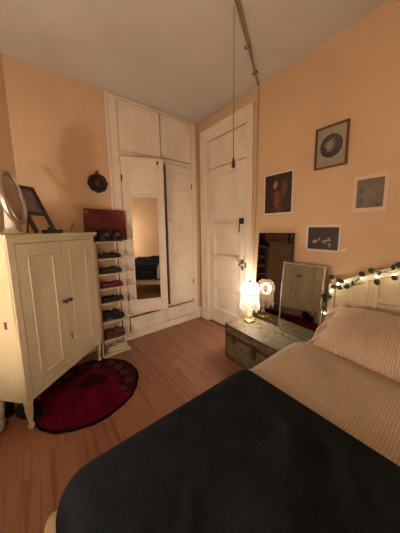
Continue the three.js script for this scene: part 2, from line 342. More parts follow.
// ---------------------------------------------------------------- shoes
// local: heel at x = -L/2, toe at +L/2, standing on y = 0
function makeShoe(root, o) {
  const { L = 0.235, W = 0.085, color, lining, soleColor = lin(0.03, 0.025, 0.02), sole = 0.012, heel = 0.0, back = 0.06, instep = 0.058, toe = 0.035, open = 0.56, point = 0.5, gloss = 0.6 } = o;
  const half = t => { const toeR = Math.pow(Math.max(0, 1 - Math.pow(Math.max(0, (t - 0.55) / 0.45), 2 + 2 * (1 - point))), 0.55 + 0.25 * point); const heelR = Math.sqrt(Math.max(0, 1 - Math.pow(Math.max(0, (0.14 - t) / 0.14), 2))); return W / 2 * (0.72 + 0.28 * sst(0.2, 0.68, t)) * toeR * heelR + 0.0008; };
  const lift = t => heel * (1 - sst(0.15, 0.62, t));
  const rim = t => t < 0.5 ? mix(back, instep * 0.85, sst(0, 0.35, t)) * (t < 0.08 ? 1 : 1) : mix(instep, toe, sst(0.5, 0.92, t));
  const mat = phys(color, gloss, { specularIntensity: 0.6 });
  const up = sheet(44, 30, (u, v) => {
    const t = 0.004 + 0.992 * u, s = v * 2 - 1, w = half(t), as = Math.abs(s), op = 1 - sst(open - 0.05, open + 0.05, t);
    const wall = sst(0, 0.25, 1 - as), hgt = rim(t) * (t > 0.9 ? Math.sqrt(Math.max(0, 1 - Math.pow((t - 0.9) / 0.1, 2))) * 0.85 + 0.15 : 1);
    const dome = hgt * Math.pow(Math.max(0, 1 - Math.pow(as, 2.6)), 0.5);
    const sock = mix(hgt * Math.min(1, wall * 1.2), 0.004, sst(0.16, 0.3, 1 - as) * (t > 0.05 ? 1 : 0));
    const xs = as > 0.84 ? Math.sign(s) : s / 0.84 * 0.98;
    return [(t - 0.5) * L, sole + lift(t) + mix(dome, sock, op), w * xs];
  });
  obj('upper', up, mat, root);
  const line = sheet(24, 6, (u, v) => { const t = 0.05 + (open - 0.03) * u, s = v * 2 - 1; return [(t - 0.5) * L, sole + lift(t) + 0.0065, half(t) * 0.74 * s]; });
  obj('insole', line, std(lining, 0.8), root);
  const N = 40, so = [];
  const sg = sheet(N, 8, (u, v) => { const t = u, w = half(t) + 0.003; const q = v < 0.25 ? [v * 4, 1] : v < 0.5 ? [1, 1 - (v - 0.25) * 4] : v < 0.75 ? [1 - (v - 0.5) * 4, 0] : [0, (v - 0.75) * 4]; return [(t - 0.5) * (L + 0.006), lift(t) + q[1] * (sole + 0.001) + (t > 0.85 ? (t - 0.85) * 0.03 : 0), w * (q[0] * 2 - 1)]; });
  obj('sole', sg, std(soleColor, 0.7), root);
  if (heel > 0.012) { obj('heel', box(0.05, heel + 0.004, 0.05, -L / 2 + 0.032, heel / 2, 0, 0.006), std(soleColor, 0.5), root); }
  if (o.laces) for (let k = 0; k < 4; k++) obj('lace', tube([[0.005 + k * 0.016, sole + instep * (1.02 - k * 0.09), -0.022], [0.008 + k * 0.016, sole + instep * (1.1 - k * 0.09), 0], [0.005 + k * 0.016, sole + instep * (1.02 - k * 0.09), 0.022]], 0.0035, 10, 6), std(o.laces, 0.8), root);
  if (o.buckle) for (const q of o.buckle) obj('ornament', ball(q[3] || 0.008, q[0], q[1], q[2], 1, 0.7, 1, 12), o.buckleMat || chrome, root);
  if (o.strap) obj('strap', tube(o.strap, 0.006, 24, 6), mat, root);
  if (o.shaft) { const g = lathe([[0.033, 0], [0.034, o.shaft * 0.5], [0.037, o.shaft], [0.034, o.shaft], [0.031, o.shaft * 0.4]], 20); g.scale(1.35, 1, 1); g.translate(-L * 0.26, sole + heel + 0.03, 0); obj('shaft', g, mat, root); }
  return root;
}
// ---------------------------------------------------------------- shoe rack
const RX0 = -1.478, RX1 = -1.212, RZ0 = 0.03, RZ1 = 0.205;
const tiers = [0.012, 0.172, 0.376, 0.585, 0.746, 0.898, 1.06, 1.236];
{
  const r = thing('shoe_rack', 'narrow tall cream shoe rack with thin brown posts between cabinet and closet', 'shoe rack', [0, 0, 0]);
  const rackMat = std(lin(0.72, 0.62, 0.46), 0.5, { map: paintMap });
  tiers.forEach((y, i) => obj('shelf', span(RX0 + (i ? 0.004 : -0.006), RX1 + (i ? -0.002 : 0.016), y - 0.012, y, RZ0, RZ1 + (i ? 0 : 0.014), 0.003), rackMat, r));
  for (const [x, z] of [[RX0 + 0.006, RZ1 - 0.008], [RX0 + 0.006, RZ0 + 0.008], [RX1 - 0.012, RZ0 + 0.008]]) obj('post', rod([x, 0, z], [x, 1.23, z], 0.007, 10), brownWood, r);
  obj('side_upright', span(RX0 - 0.016, RX0 - 0.004, 0, 1.23, RZ1 - 0.03, RZ1, 0.003), rackMat, r);
  const cx = (RX0 + RX1) / 2 + 0.006, cz = 0.135;
  const shoe = (i, name, label, o, dx = 0, turn = 0) => makeShoe(thing(name, label, 'shoe', [cx + dx, tiers[i] + 0.001, cz], turn, 'shoes on the narrow rack'), o);
  const bk = lin(0.014, 0.012, 0.013), red = lin(0.16, 0.02, 0.03);
  shoe(6, 'ballet_flat', 'black pointed flat shoe on the highest open tier of the rack', { color: bk, lining: lin(0.25, 0.2, 0.15), back: 0.045, instep: 0.05, toe: 0.03, open: 0.5, point: 0.9, strap: [[-0.05, 0.05, -0.036], [-0.055, 0.062, 0], [-0.05, 0.05, 0.036]] });
  shoe(5, 'loafer', 'black plain loafer on the rack tier above the magenta shoe', { color: lin(0.02, 0.018, 0.02), lining: lin(0.06, 0.05, 0.05), back: 0.058, instep: 0.062, toe: 0.034, open: 0.5, point: 0.7 });
  shoe(4, 'ballet_flat', 'magenta suede flat shoe on the shoe rack', { color: lin(0.17, 0.012, 0.055), lining: lin(0.2, 0.04, 0.06), back: 0.062, instep: 0.05, toe: 0.036, open: 0.52, point: 0.6, gloss: 0.8 });
  shoe(3, 'loafer', 'black shoe with pale metal ornaments on the rack under the magenta shoe', { color: bk, lining: lin(0.05, 0.04, 0.04), back: 0.058, instep: 0.062, toe: 0.036, open: 0.48, point: 0.5, buckle: [[0.02, 0.072, 0.02, 0.011], [0.055, 0.062, 0.022, 0.010], [0.035, 0.07, -0.01, 0.008]], buckleMat: std(lin(0.6, 0.55, 0.48), 0.5) });
  shoe(2, 'heeled_shoe', 'black high-fronted heeled shoe on the rack third tier from the floor', { color: lin(0.011, 0.01, 0.011), lining: lin(0.03, 0.02, 0.02), back: 0.085, instep: 0.10, toe: 0.045, open: 0.42, point: 0.6, heel: 0.03, laces: bk });
  shoe(1, 'boot', 'dark oxblood ankle boot on the rack second tier from the floor', { L: 0.22, W: 0.09, color: lin(0.085, 0.028, 0.024), lining: lin(0.03, 0.02, 0.02), back: 0.085, instep: 0.10, toe: 0.068, open: 0.42, point: 0.1, shaft: 0.05, soleColor: lin(0.10, 0.05, 0.035) });
  shoe(0, 'sneaker', 'pale beige sneaker on the bottom board of the rack', { color: lin(0.52, 0.42, 0.32), lining: lin(0.10, 0.07, 0.05), soleColor: lin(0.55, 0.47, 0.38), sole: 0.022, back: 0.05, instep: 0.062, toe: 0.04, open: 0.46, point: 0.2, gloss: 0.8, laces: lin(0.06, 0.045, 0.04) }, 0.012, -0.12);
}
// ---------------------------------------------------------------- red bag and black pair on top of the rack
{
  const b = thing('handbag', 'red embossed leather bag standing on top of the shoe rack', 'bag', [-1.328, 1.2365, 0.045], 0.03);
  const N = 512, em = (u, v) => {
    let h = 0; for (let k = 0; k < 9; k++) { const cx = (k * 0.37 + 0.13) % 1, cy = (k * 0.61 + 0.2) % 1; let dx = u - cx, dy = v - cy; dx -= Math.round(dx); dy -= Math.round(dy); const r = Math.hypot(dx, dy) , a = Math.atan2(dy, dx); const sp = Math.abs(((r * 16 - a / (2 * Math.PI) + 5) % 1) - 0.5); if (r < 0.2) h = Math.max(h, sst(0.30, 0.46, sp) * sst(0.2, 0.15, r)); } return h; };
  const map = tex(N, N, (u, v) => { const h = em(u, v), n = fbm(u, v, 12, 400, 3); return mix3([0.36, 0.085, 0.085].map(q => q * (0.8 + 0.4 * n)), [0.66, 0.38, 0.32], 0.7 * h); }, true, [1 / 0.36, 1 / 0.36]);
  const mat = std(0xffffff, 0.38, { map, bumpMap: tex(N, N, em, false, [1 / 0.36, 1 / 0.36]), bumpScale: 0.003 });
  const w = 0.435, h = 0.335, d = 0.055;
  let g = new RoundedBoxGeometry(w, h, d, 6, 0.016); g.translate(0, h / 2, 0);
  const p = g.attributes.position; for (let i = 0; i < p.count; i++) { const x = p.getX(i), y = p.getY(i); p.setX(i, x * (1 - 0.035 * (y / h))); p.setZ(i, p.getZ(i) * (1 - 0.45 * y / h)); if (y > h * 0.8) p.setY(i, y - 0.012 * (x / w + 0.5) - 0.006 * Math.cos(x * 14)); }
  g.computeVertexNormals(); obj('body', metreUV(g), mat, b);
  obj('top_seam', tube([[-w / 2 + 0.02, h - 0.002, 0], [0, h - 0.008, 0], [w / 2 - 0.02, h - 0.014, 0]], 0.005, 24, 6), mat, b);
  for (const s of [-1, 1]) obj('strap_ring', new THREE.TorusGeometry(0.012, 0.003, 8, 20).translate(s * (w / 2 - 0.025), h - 0.03, 0.022), brass, b);
  const bk = { color: lin(0.012, 0.011, 0.012), lining: lin(0.16, 0.02, 0.03), L: 0.16, W: 0.112, back: 0.11, instep: 0.118, toe: 0.075, open: 0.5, point: 0.15, buckle: [[0.056, 0.07, 0, 0.03]], buckleMat: std(lin(0.15, 0.02, 0.03), 0.5) };
  makeShoe(thing('slipper', 'black slipper with dark red front on the rack top, next to the cabinet', 'shoe', [-1.392, 1.2365, 0.165], -Math.PI / 2 + 0.25, 'black pair on the rack top'), bk);
  makeShoe(thing('slipper', 'black slipper with dark red front on the rack top, next to the closet', 'shoe', [-1.258, 1.2365, 0.165], -Math.PI / 2 - 0.2, 'black pair on the rack top'), bk);
}
// ---------------------------------------------------------------- things on the cabinet
{
  const at = (u, v) => cabAt(u, cabTop + 0.0005, v);
  // oval vanity mirror on a white stand
  const vm = thing('vanity_mirror', 'silver rimmed round vanity mirror tilted on a white stand on the cabinet', 'mirror', at(-0.262, -0.10), 0);
  const white = std(lin(0.72, 0.68, 0.6), 0.4), silver = std(lin(0.66, 0.63, 0.58), 0.28, { metalness: 1 });
  obj('base', lathe([[0.0001, 0], [0.062, 0], [0.064, 0.008], [0.04, 0.018], [0.03, 0.04], [0.026, 0.12], [0.024, 0.19], [0.0001, 0.195]], 28), white, vm);
  obj('post', tube([[0, 0.18, 0], [-0.03, 0.22, -0.015], [-0.035, 0.30, -0.02]], 0.012, 16, 10), white, vm);
  const head = new THREE.Group(); head.name = 'mirror_head'; head.position.set(0.028, 0.235, 0.02); head.rotation.set(-0.16, 1.27, 0, 'YXZ'); vm.add(head);
  const ring = new THREE.TorusGeometry(0.165, 0.015, 12, 48); ring.scale(0.84, 1, 1.3); obj('rim', ring, silver, head);
  const gl = lathe([[0.0001, 0.004], [0.158, 0.004], [0.158, -0.004], [0.0001, -0.004]], 40); gl.rotateX(Math.PI / 2); gl.scale(0.84, 1, 1); obj('glass', gl, std(lin(0.5, 0.46, 0.42), 0.25, { metalness: 1 }), head);
  const bk = lathe([[0.0001, 0.045], [0.08, 0.040], [0.13, 0.022], [0.158, 0]], 40); bk.rotateX(-Math.PI / 2); bk.scale(0.84, 1, 1); obj('back_shell', bk, white, head);
  // dark framed picture leaning on its easel leg
  const pf = thing('photo_frame', 'dark easel frame leaning back behind the vanity mirror on the cabinet', 'photo frame', at(-0.015, -0.075), CAB.a);
  const fr = new THREE.Group(); fr.name = 'frame'; fr.rotation.x = -0.46; fr.position.set(0, 0.006, 0.0); pf.add(fr);
  const fw = 0.19, fh = 0.40, fb = 0.15;
  obj('frame_side', span(-fw / 2, -fw / 2 + 0.026, 0, fh, -0.012, 0.008, 0.003), darkWood, fr); obj('frame_side', span(fw / 2 - 0.026, fw / 2, 0, fh, -0.012, 0.008, 0.003), darkWood, fr);
  obj('frame_bottom', span(-fw / 2 + 0.026, fw / 2 - 0.026, fb, fb + 0.022, -0.012, 0.008, 0.003), darkWood, fr); obj('frame_top', span(-fw / 2 + 0.026, fw / 2 - 0.026, fh - 0.026, fh, -0.012, 0.008, 0.003), darkWood, fr);
  obj('print', span(-fw / 2 + 0.024, fw / 2 - 0.024, fb + 0.02, fh - 0.024, -0.006, -0.002), std(0xffffff, 0.5, { map: tex(64, 96, (u, v) => { const n = fbm(u, v, 5, 500, 3); return mix3([0.56, 0.48, 0.47], [0.36, 0.30, 0.30], n); }, true, [4, 2.5]) }), fr);
  obj('easel_leg', rod([0, 0.26, -0.125], [0, 0.004, -0.175], 0.006), darkWood, pf);
  // flat black case
  const bc = thing('black_case', 'small flat black case lying in front of the photo frame', 'case', at(-0.015, -0.022), 0.75);
  obj('body', box(0.15, 0.026, 0.05, 0, 0.013, 0, 0.005), blackMat, bc); obj('clasp', box(0.022, 0.02, 0.012, -0.03, 0.034, 0, 0.004), blackMat, bc);
  // small glass bottle
  const gb = thing('perfume_bottle', 'tiny glass perfume bottle with shiny stopper near the right end of the cabinet top', 'bottle', at(0.335, -0.13), 0);
  obj('bottle_body', lathe([[0.0001, 0], [0.022, 0], [0.024, 0.006], [0.024, 0.045], [0.01, 0.058], [0.009, 0.07], [0.0001, 0.07]], 24), phys(lin(0.95, 0.85, 0.7), 0.05, { transmission: 1, thickness: 0.02, ior: 1.45 }), gb);
  obj('collar', lathe([[0.010, 0.066], [0.026, 0.070], [0.026, 0.076], [0.010, 0.078]], 24), brass, gb);
  obj('stopper', ball(0.017, 0, 0.094, 0), chrome, gb);
}
// ---------------------------------------------------------------- medallion on the wall
{
  const m = thing('wall_medallion', 'dark carved round medallion with a loop hanging on the orange wall', 'wall ornament', [-1.372, 1.845, 0.001]);
  const im = std(lin(0.022, 0.014, 0.010), 0.45, { metalness: 0.3 });
  const g = lathe([[0.0001, 0.018], [0.03, 0.02], [0.05, 0.014], [0.062, 0.016], [0.078, 0.024], [0.094, 0.02], [0.1, 0.008], [0.096, 0], [0.0001, 0]], 40); g.rotateX(Math.PI / 2);
  const p = g.attributes.position; for (let i = 0; i < p.count; i++) { const x = p.getX(i), y = p.getY(i), a = Math.atan2(y, x), k = 1 + 0.03 * Math.cos(a * 8); p.setXY(i, x * k * 0.98 + 0.10 * Math.max(0, y) * 0.0, y * k * 0.98); } g.computeVertexNormals();
  obj('disc', g, im, m);
  obj('relief', [ball(0.03, 0, 0.005, 0.02, 1, 1.2, 0.5), ball(0.014, -0.012, 0.03, 0.026, 1, 1, 0.6), ball(0.012, 0.02, -0.02, 0.024, 1.4, 1, 0.5)], std(lin(0.06, 0.03, 0.018), 0.4, { metalness: 0.3 }), m);
  obj('loop', new THREE.TorusGeometry(0.013, 0.005, 8, 20).translate(0, 0.112, 0.008), im, m);
}
// ---------------------------------------------------------------- shoes on the floor by the cabinet
{
  const bk = lin(0.010, 0.010, 0.011);
  makeShoe(thing('sneaker', 'pale sneaker pushed half under the left side of the cream cabinet', 'shoe', [-2.345, 0.0005, 0.60], -0.35), { color: lin(0.5, 0.45, 0.38), lining: lin(0.05, 0.05, 0.05), soleColor: lin(0.6, 0.55, 0.46), sole: 0.024, back: 0.055, instep: 0.07, toe: 0.042, open: 0.45, point: 0.2, gloss: 0.8, laces: lin(0.5, 0.45, 0.4) });
  makeShoe(thing('boot', 'black boot under the cabinet, the one nearer its turned front leg', 'shoe', [-2.10, 0.0005, 0.60], 2.2, 'black boots under the cabinet'), { color: bk, lining: bk, back: 0.09, instep: 0.095, toe: 0.05, open: 0.44, point: 0.3, shaft: 0.04, buckle: [[-0.04, 0.10, 0.05, 0.006]] });
  makeShoe(thing('boot', 'black boot under the cabinet, the one nearer the slanting wall', 'shoe', [-2.27, 0.0005, 0.43], 2.2, 'black boots under the cabinet'), { color: bk, lining: bk, back: 0.09, instep: 0.095, toe: 0.05, open: 0.44, point: 0.3, shaft: 0.04 });
}
// ---------------------------------------------------------------- trunk
{
  const L = 0.76, D = 0.43, Ht = 0.36, a = 0.045;
  const t = thing('steamer_trunk', 'old olive green steamer trunk with metal edges against the wall beside the bed', 'trunk', [-0.252, 0, 1.372], -Math.PI / 2 - a);
  const map = tex(256, 256, (u, v) => { const n = fbm(u, v, 5, 600, 5), m = fbm(u, v, 26, 610, 3); let c = mix3([0.47, 0.43, 0.32], [0.34, 0.31, 0.225], n); if (m > 0.6) c = mix3(c, [0.58, 0.50, 0.37], sst(0.6, 0.74, m) * 0.75); const g = fbm(u, v, 14, 620, 3); if (g > 0.62) c = mix3(c, [0.22, 0.18, 0.13], sst(0.62, 0.78, g) * 0.7); return c; }, true, [1 / 0.5, 1 / 0.5]);
  const tm = std(0xffffff, 0.55, { map, bumpMap: wallBump, bumpScale: 0.0015 });
  const em = std(lin(0.085, 0.066, 0.042), 0.5, { metalness: 0.35 });
  const w = L / 2, d = D / 2, lid = 0.10;
  obj('body', span(-w, w, 0.006, Ht - lid - 0.003, -d, d, 0.006), tm, t);
  const ld = obj('lid', span(-w, w, Ht - lid, Ht, -d, d, 0.008), tm, t);
  const e = 0.016, k = 0.003;
  for (const z of [-d, d]) for (const y of [0.006, Ht - lid - 0.003 - e, Ht - lid, Ht - e]) obj('edge_strip', span(-w - k, w + k, y - (y > 0.02 ? 0 : 0), y + e, z - (z < 0 ? k : e - k), z + (z < 0 ? e - k : k), 0.002), em, t);
  for (const x of [-w, w]) { for (const y of [0.006, Ht - lid - 0.003 - e, Ht - lid, Ht - e]) obj('edge_strip', span(x - (x < 0 ? k : e - k), x + (x < 0 ? e - k : k), y, y + e, -d + e, d - e, 0.002), em, t); for (const z of [-d, d]) obj('corner_strip', span(x - (x < 0 ? k : e - k), x + (x < 0 ? e - k : k), 0.02, Ht - 0.02, z - (z < 0 ? k : e - k), z + (z < 0 ? e - k : k), 0.002), em, t); }
  for (const x of [-w, w]) for (const z of [-d, d]) for (const y of [0.02, Ht - 0.012]) obj('corner_cap', box(0.045, 0.04, 0.045, x - Math.sign(x) * 0.016, y + (y < 0.1 ? 0.006 : -0.004), z - Math.sign(z) * 0.016, 0.008), em, t);
  // front hardware (front is +z)
  for (const x of [-0.26, 0.26]) obj('latch', [box(0.035, 0.09, 0.012, x, Ht - lid - 0.02, d + 0.006, 0.004), box(0.022, 0.04, 0.02, x, Ht - lid - 0.01, d + 0.012, 0.004)], em, t);
  obj('lock', [box(0.06, 0.12, 0.012, 0, Ht - lid - 0.035, d + 0.006, 0.004), box(0.03, 0.07, 0.022, 0, Ht - lid - 0.02, d + 0.014, 0.005), lathe([[0.0001, 0], [0.02, 0], [0.018, 0.008], [0.0001, 0.01]], 16).rotateX(Math.PI / 2).translate(0, Ht - lid - 0.075, d + 0.012)], em, t);
  obj('handle', [tube([[-w - 0.006, 0.19, -0.07], [-w - 0.03, 0.18, -0.05], [-w - 0.034, 0.175, 0], [-w - 0.03, 0.18, 0.05], [-w - 0.006, 0.19, 0.07]], 0.009, 24, 8)], darkWood, t);
  
}
// ---------------------------------------------------------------- mirrors leaning on the trunk
{
  const TY = 0.3645;
  // dark glass panel behind
  const A = thing('dark_mirror', 'tall dark glass mirror with thin black frame leaning on the wall behind the lamp', 'mirror', [-0.092, TY, 1.262], -Math.PI / 2);
  const ga = new THREE.Group(); ga.name = 'panel'; ga.rotation.x = -0.082; A.add(ga);
  const w = 0.2, h = 0.935;
  obj('glass', span(-w + 0.012, w - 0.012, 0.012, h - 0.012, -0.008, 0.001), std(lin(0.20, 0.15, 0.125), 0.03, { metalness: 1 }), ga);
  obj('frame', [span(-w, -w + 0.014, 0, h, -0.012, 0.004, 0.002), span(w - 0.014, w, 0, h, -0.012, 0.004, 0.002), span(-w + 0.014, w - 0.014, 0, 0.014, -0.012, 0.004, 0.002), span(-w + 0.014, w - 0.014, h - 0.014, h, -0.012, 0.004, 0.002)], phys(lin(0.012, 0.010, 0.010), 0.25), ga);
  obj('corner_clip', ball(0.008, w - 0.02, h - 0.03, 0.004), chrome, ga);
  // silver framed mirror in front
  const Bm = thing('framed_mirror', 'silver framed mirror leaning on the trunk in front of the dark mirror', 'mirror', [-0.135, TY, 1.585], -Math.PI / 2 - 0.05);
  const gb = new THREE.Group(); gb.name = 'panel'; gb.rotation.x = -0.083; Bm.add(gb);
  const w2 = 0.195, h2 = 0.665;
  obj('glass', span(-w2 + 0.012, w2 - 0.012, 0.012, h2 - 0.012, -0.006, 0.002), std(lin(0.52, 0.50, 0.46), 0.04, { metalness: 1 }), gb);
  const sf = std(lin(0.42, 0.40, 0.36), 0.3, { metalness: 0.9 });
  for (const g of [span(-w2, -w2 + 0.014, 0, h2, -0.01, 0.006, 0.003), span(w2 - 0.014, w2, 0, h2, -0.01, 0.006, 0.003), span(-w2 + 0.014, w2 - 0.014, 0, 0.014, -0.01, 0.006, 0.003), span(-w2 + 0.014, w2 - 0.014, h2 - 0.014, h2, -0.01, 0.006, 0.003)]) obj('frame_side', g, sf, gb);
}
// ---------------------------------------------------------------- lace-shaded lamp on the trunk
{
  const l = thing('table_lamp', 'small lit lamp with white lace glass shade standing on the trunk', 'lamp', [-0.205, 0.3645, 1.10]);
  obj('base', [lathe([[0.0001, 0], [0.058, 0], [0.06, 0.006], [0.05, 0.012], [0.03, 0.018], [0.018, 0.03], [0.0001, 0.03]], 28), ...[0, 1, 2, 3].map(k => ball(0.016, 0.045 * Math.cos(k * 1.57 + 0.5), 0.012, 0.045 * Math.sin(k * 1.57 + 0.5), 1, 0.7, 1, 12))], brass, l);
  obj('stem', lathe([[0.0001, 0.028], [0.012, 0.03], [0.02, 0.045], [0.024, 0.065], [0.014, 0.085], [0.010, 0.10], [0.016, 0.115], [0.010, 0.13], [0.009, 0.26], [0.0001, 0.26]], 24), phys(lin(0.8, 0.72, 0.6), 0.12, {}), l);
  const lace = tex(512, 256, (u, v) => { const s = u * 16, q = v * 9; const fx = s - Math.floor(s) - 0.5, fy = q - Math.floor(q) - 0.5; const r = Math.hypot(fx, fy); const petal = sst(0.06, 0.14, Math.abs(r - 0.32 - 0.06 * Math.cos(Math.atan2(fy, fx) * 6))); const net = 0.5 + 0.5 * Math.sin(u * 400) * Math.sin(v * 180); const k = (0.70 + 0.26 * petal) * (0.90 + 0.10 * net); return [k, k, k]; });
  const laceA = tex(512, 256, (u, v) => { const s = u * 16, q = v * 9; const fx = s - Math.floor(s) - 0.5, fy = q - Math.floor(q) - 0.5, r = Math.hypot(fx, fy); return Math.abs(r - 0.32 - 0.06 * Math.cos(Math.atan2(fy, fx) * 6)) < 0.09 || r < 0.1 ? 1 : 0.62; }, false);
  const shade = std(lin(0.9, 0.84, 0.74), 0.9, { map: lace, alphaMap: laceA, transparent: true, emissive: lin(1.0, 0.80, 0.56), emissiveMap: lace, emissiveIntensity: 1.35, side: THREE.DoubleSide });
  const prof = [[0.018, 0.43], [0.05, 0.425], [0.078, 0.405], [0.094, 0.37], [0.099, 0.335], [0.094, 0.305], [0.092, 0.27], [0.096, 0.22], [0.101, 0.17], [0.106, 0.14]];
  const g = new THREE.LatheGeometry(new THREE.SplineCurve(prof.map(q => new THREE.Vector2(...q))).getPoints(40), 72); const p = g.attributes.position;
  for (let i = 0; i < p.count; i++) { const x = p.getX(i), y = p.getY(i), z = p.getZ(i), a = Math.atan2(z, x), k = sst(0.25, 0.14, y); const q = 1 + k * 0.05 * Math.cos(a * 9); p.setXYZ(i, x * q, y + k * 0.022 * Math.cos(a * 9), z * q); }
  g.computeVertexNormals(); obj('lamp_shade', g, shade, l);
  obj('shade_band', lathe([[0.0935, 0.308], [0.0975, 0.304], [0.0935, 0.300]], 48), std(lin(0.7, 0.6, 0.48), 0.7), l);
  obj('finial', lathe([[0.0001, 0.425], [0.022, 0.426], [0.02, 0.434], [0.008, 0.44], [0.0001, 0.446]], 18), ironMat, l);
  obj('bulb', ball(0.028, 0, 0.325, 0, 1, 1.25, 1), std(lin(1, 0.9, 0.75), 0.4, { emissive: lin(1.0, 0.82, 0.58), emissiveIntensity: 5 }), l);
  l.add(lamp(0, 0.325, 0, TRUNK_LAMP, 3.5));
}
// ---------------------------------------------------------------- bed
const BX0 = -1.99, BZ0 = 1.80, BZ1 = 3.18;
{
  const b = thing('bed_frame', 'cream painted wooden bed frame with panelled curved headboard against the picture wall', 'bed', [0, 0, 0]);
  const zc = (BZ0 + BZ1) / 2, topY = z => 0.885 + 0.245 * Math.pow(Math.cos((z - zc) / (BZ1 - BZ0) * Math.PI), 1.1);
  for (const z of [BZ0 + 0.025, BZ1 - 0.025]) {
    obj('head_post', [span(-0.075, -0.03, 0, 0.885, z - 0.024, z + 0.024, 0.006), lathe([[0.0001, 0], [0.026, 0], [0.026, 0.01], [0.014, 0.018], [0.024, 0.04], [0.014, 0.06], [0.0001, 0.064]], 18, -0.0525, 0.883, z)], bedPaint, b);
    const fp = lathe([[0.0001, 0], [0.018, 0], [0.024, 0.02], [0.018, 0.06], [0.024, 0.2], [0.024, 0.40], [0.015, 0.425], [0.015, 0.437], [0.026, 0.455], [0.028, 0.475], [0.022, 0.495], [0.0001, 0.505]], 24, BX0 + 0.010, 0, z - Math.sign(z - zc) * -0.012);
    obj('foot_post', fp, bedPaint, b);
  }
  // headboard boards between posts
  const curved = (z0, z1, lower, upper, x0, x1, n = 28) => { const s = new THREE.Shape(); for (let i = 0; i <= n; i++) { const z = mix(z0, z1, i / n); i ? s.lineTo(z, upper(z)) : s.moveTo(z, upper(z)); } for (let i = n; i >= 0; i--) { const z = mix(z0, z1, i / n); s.lineTo(z, lower(z)); } const g = new THREE.ExtrudeGeometry(s, { depth: x1 - x0 - 0.006, bevelEnabled: true, bevelSize: 0.003, bevelThickness: 0.003, bevelSegments: 2 }); g.rotateY(-Math.PI / 2); g.translate(x1 - 0.003, 0, 0); return metreUV(g); };
  const z0 = BZ0 + 0.05, z1 = BZ1 - 0.05;
  obj('top_rail', curved(z0, z1, z => topY(z) - 0.055, z => topY(z), -0.07, -0.035), bedPaint, b);
  obj('lower_rail', span(-0.068, -0.036, 0.36, 0.46, z0, z1, 0.004), bedPaint, b);
  for (const z of [2.05, 2.11, BZ0 + BZ1 - 2.11, BZ0 + BZ1 - 2.05]) obj('headboard_stile', span(-0.066, -0.038, 0.46, topY(z) - 0.05, z - 0.014, z + 0.014, 0.004), bedPaint, b);
  obj('headboard_panel', curved(z0, 2.036, () => 0.46, z => topY(z) - 0.055, -0.056, -0.044), bedPaint, b);
  obj('headboard_panel', curved(2.124, BZ0 + BZ1 - 2.124, () => 0.46, z => 0.79 + 0.02 * Math.cos((z - zc) * 3), -0.060, -0.044), bedPaint, b);
  obj('headboard_panel', curved(BZ0 + BZ1 - 2.036, z1, () => 0.46, z => topY(z) - 0.055, -0.056, -0.044), bedPaint, b);
  for (const z of [2.08, BZ0 + BZ1 - 2.08]) obj('headboard_panel', span(-0.060, -0.044, 0.46, topY(z) - 0.055, z - 0.016, z + 0.016), bedPaint, b);
  obj('inner_rail', curved(2.124, BZ0 + BZ1 - 2.124, z => 0.80 + 0.02 * Math.cos((z - zc) * 3), z => 0.83 + 0.02 * Math.cos((z - zc) * 3), -0.066, -0.038), bedPaint, b);
  obj('headboard_panel', curved(2.124, BZ0 + BZ1 - 2.124, z => 0.83 + 0.02 * Math.cos((z - zc) * 3), z => topY(z) - 0.055, -0.056, -0.044), bedPaint, b);
  for (const z of [BZ0 + 0.03, BZ1 - 0.03]) obj('side_rail', span(BX0 - 0.02, -0.07, 0.22, 0.31, z - 0.014, z + 0.014, 0.004), bedPaint, b);
  obj('foot_rail', span(BX0 - 0.05, BX0 - 0.024, 0.22, 0.40, BZ0 + 0.05, BZ1 - 0.05, 0.004), bedPaint, b);
  for (let k = 0; k < 8; k++) obj('slat', span(mix(BX0 + 0.1, -0.2, k / 7) - 0.04, mix(BX0 + 0.1, -0.2, k / 7) + 0.04, 0.27, 0.29, BZ0 + 0.045, BZ1 - 0.045, 0.003), brownWood, b);
  const mt = tag(obj('mattress', span(BX0 + 0.02, -0.085, 0.292, 0.475, BZ0 + 0.05, BZ1 - 0.05, 0.05), std(lin(0.6, 0.54, 0.46), 0.9)), 'pale mattress lying on the cream bed frame under the covers', 'mattress');
}
// cloth laid over a rounded block: flat coordinates (a along x, b along z) fall over the edges
function drape(nx, nz, a0, a1, b0, b1, rect, r, top, wrinkle, uvs) {
  const [rx0, rx1, rz0, rz1] = rect;
  return sheet(nx, nz, (u, v) => {
    const a = mix(a0, a1, u), b = mix(b0, b1, v);
    const cx = Math.min(rx1, Math.max(rx0, a)), cz = Math.min(rz1, Math.max(rz0, b)), dx = a - cx, dz = b - cz, d = Math.hypot(dx, dz);
    let x = cx, z = cz, y = top(cx, cz), ex = 0, ez = 0;
    if (d > 1e-6) {
      const ux = dx / d, uz = dz / d, an = Math.min(d / r, Math.PI / 2), l = Math.max(0, d - r * Math.PI / 2);
      const flare = 0.06 * l + (l > 0 ? 0.018 * sst(0, 0.2, l) * Math.sin((a * uz * uz + b * ux * ux) * 21 + 0.7 * Math.sin(a * 9)) : 0);
      x += ux * (r * Math.sin(an) + flare); z += uz * (r * Math.sin(an) + flare); y -= r * (1 - Math.cos(an)) + l;
    }
    y += wrinkle(a, b) * (d > 0 ? Math.max(0, 1 - d / r) : 1);
    return [x, y, z];
  }, uvs);
}
function solid(g, t) {                               // give a cloth sheet thickness
  const n = g.attributes.normal, inner = g.clone(), p = inner.attributes.position;
  for (let i = 0; i < p.count; i++) p.setXYZ(i, p.getX(i) - n.getX(i) * t, p.getY(i) - n.getY(i) * t, p.getZ(i) - n.getZ(i) * t);
  return { outer: g, inner };
}
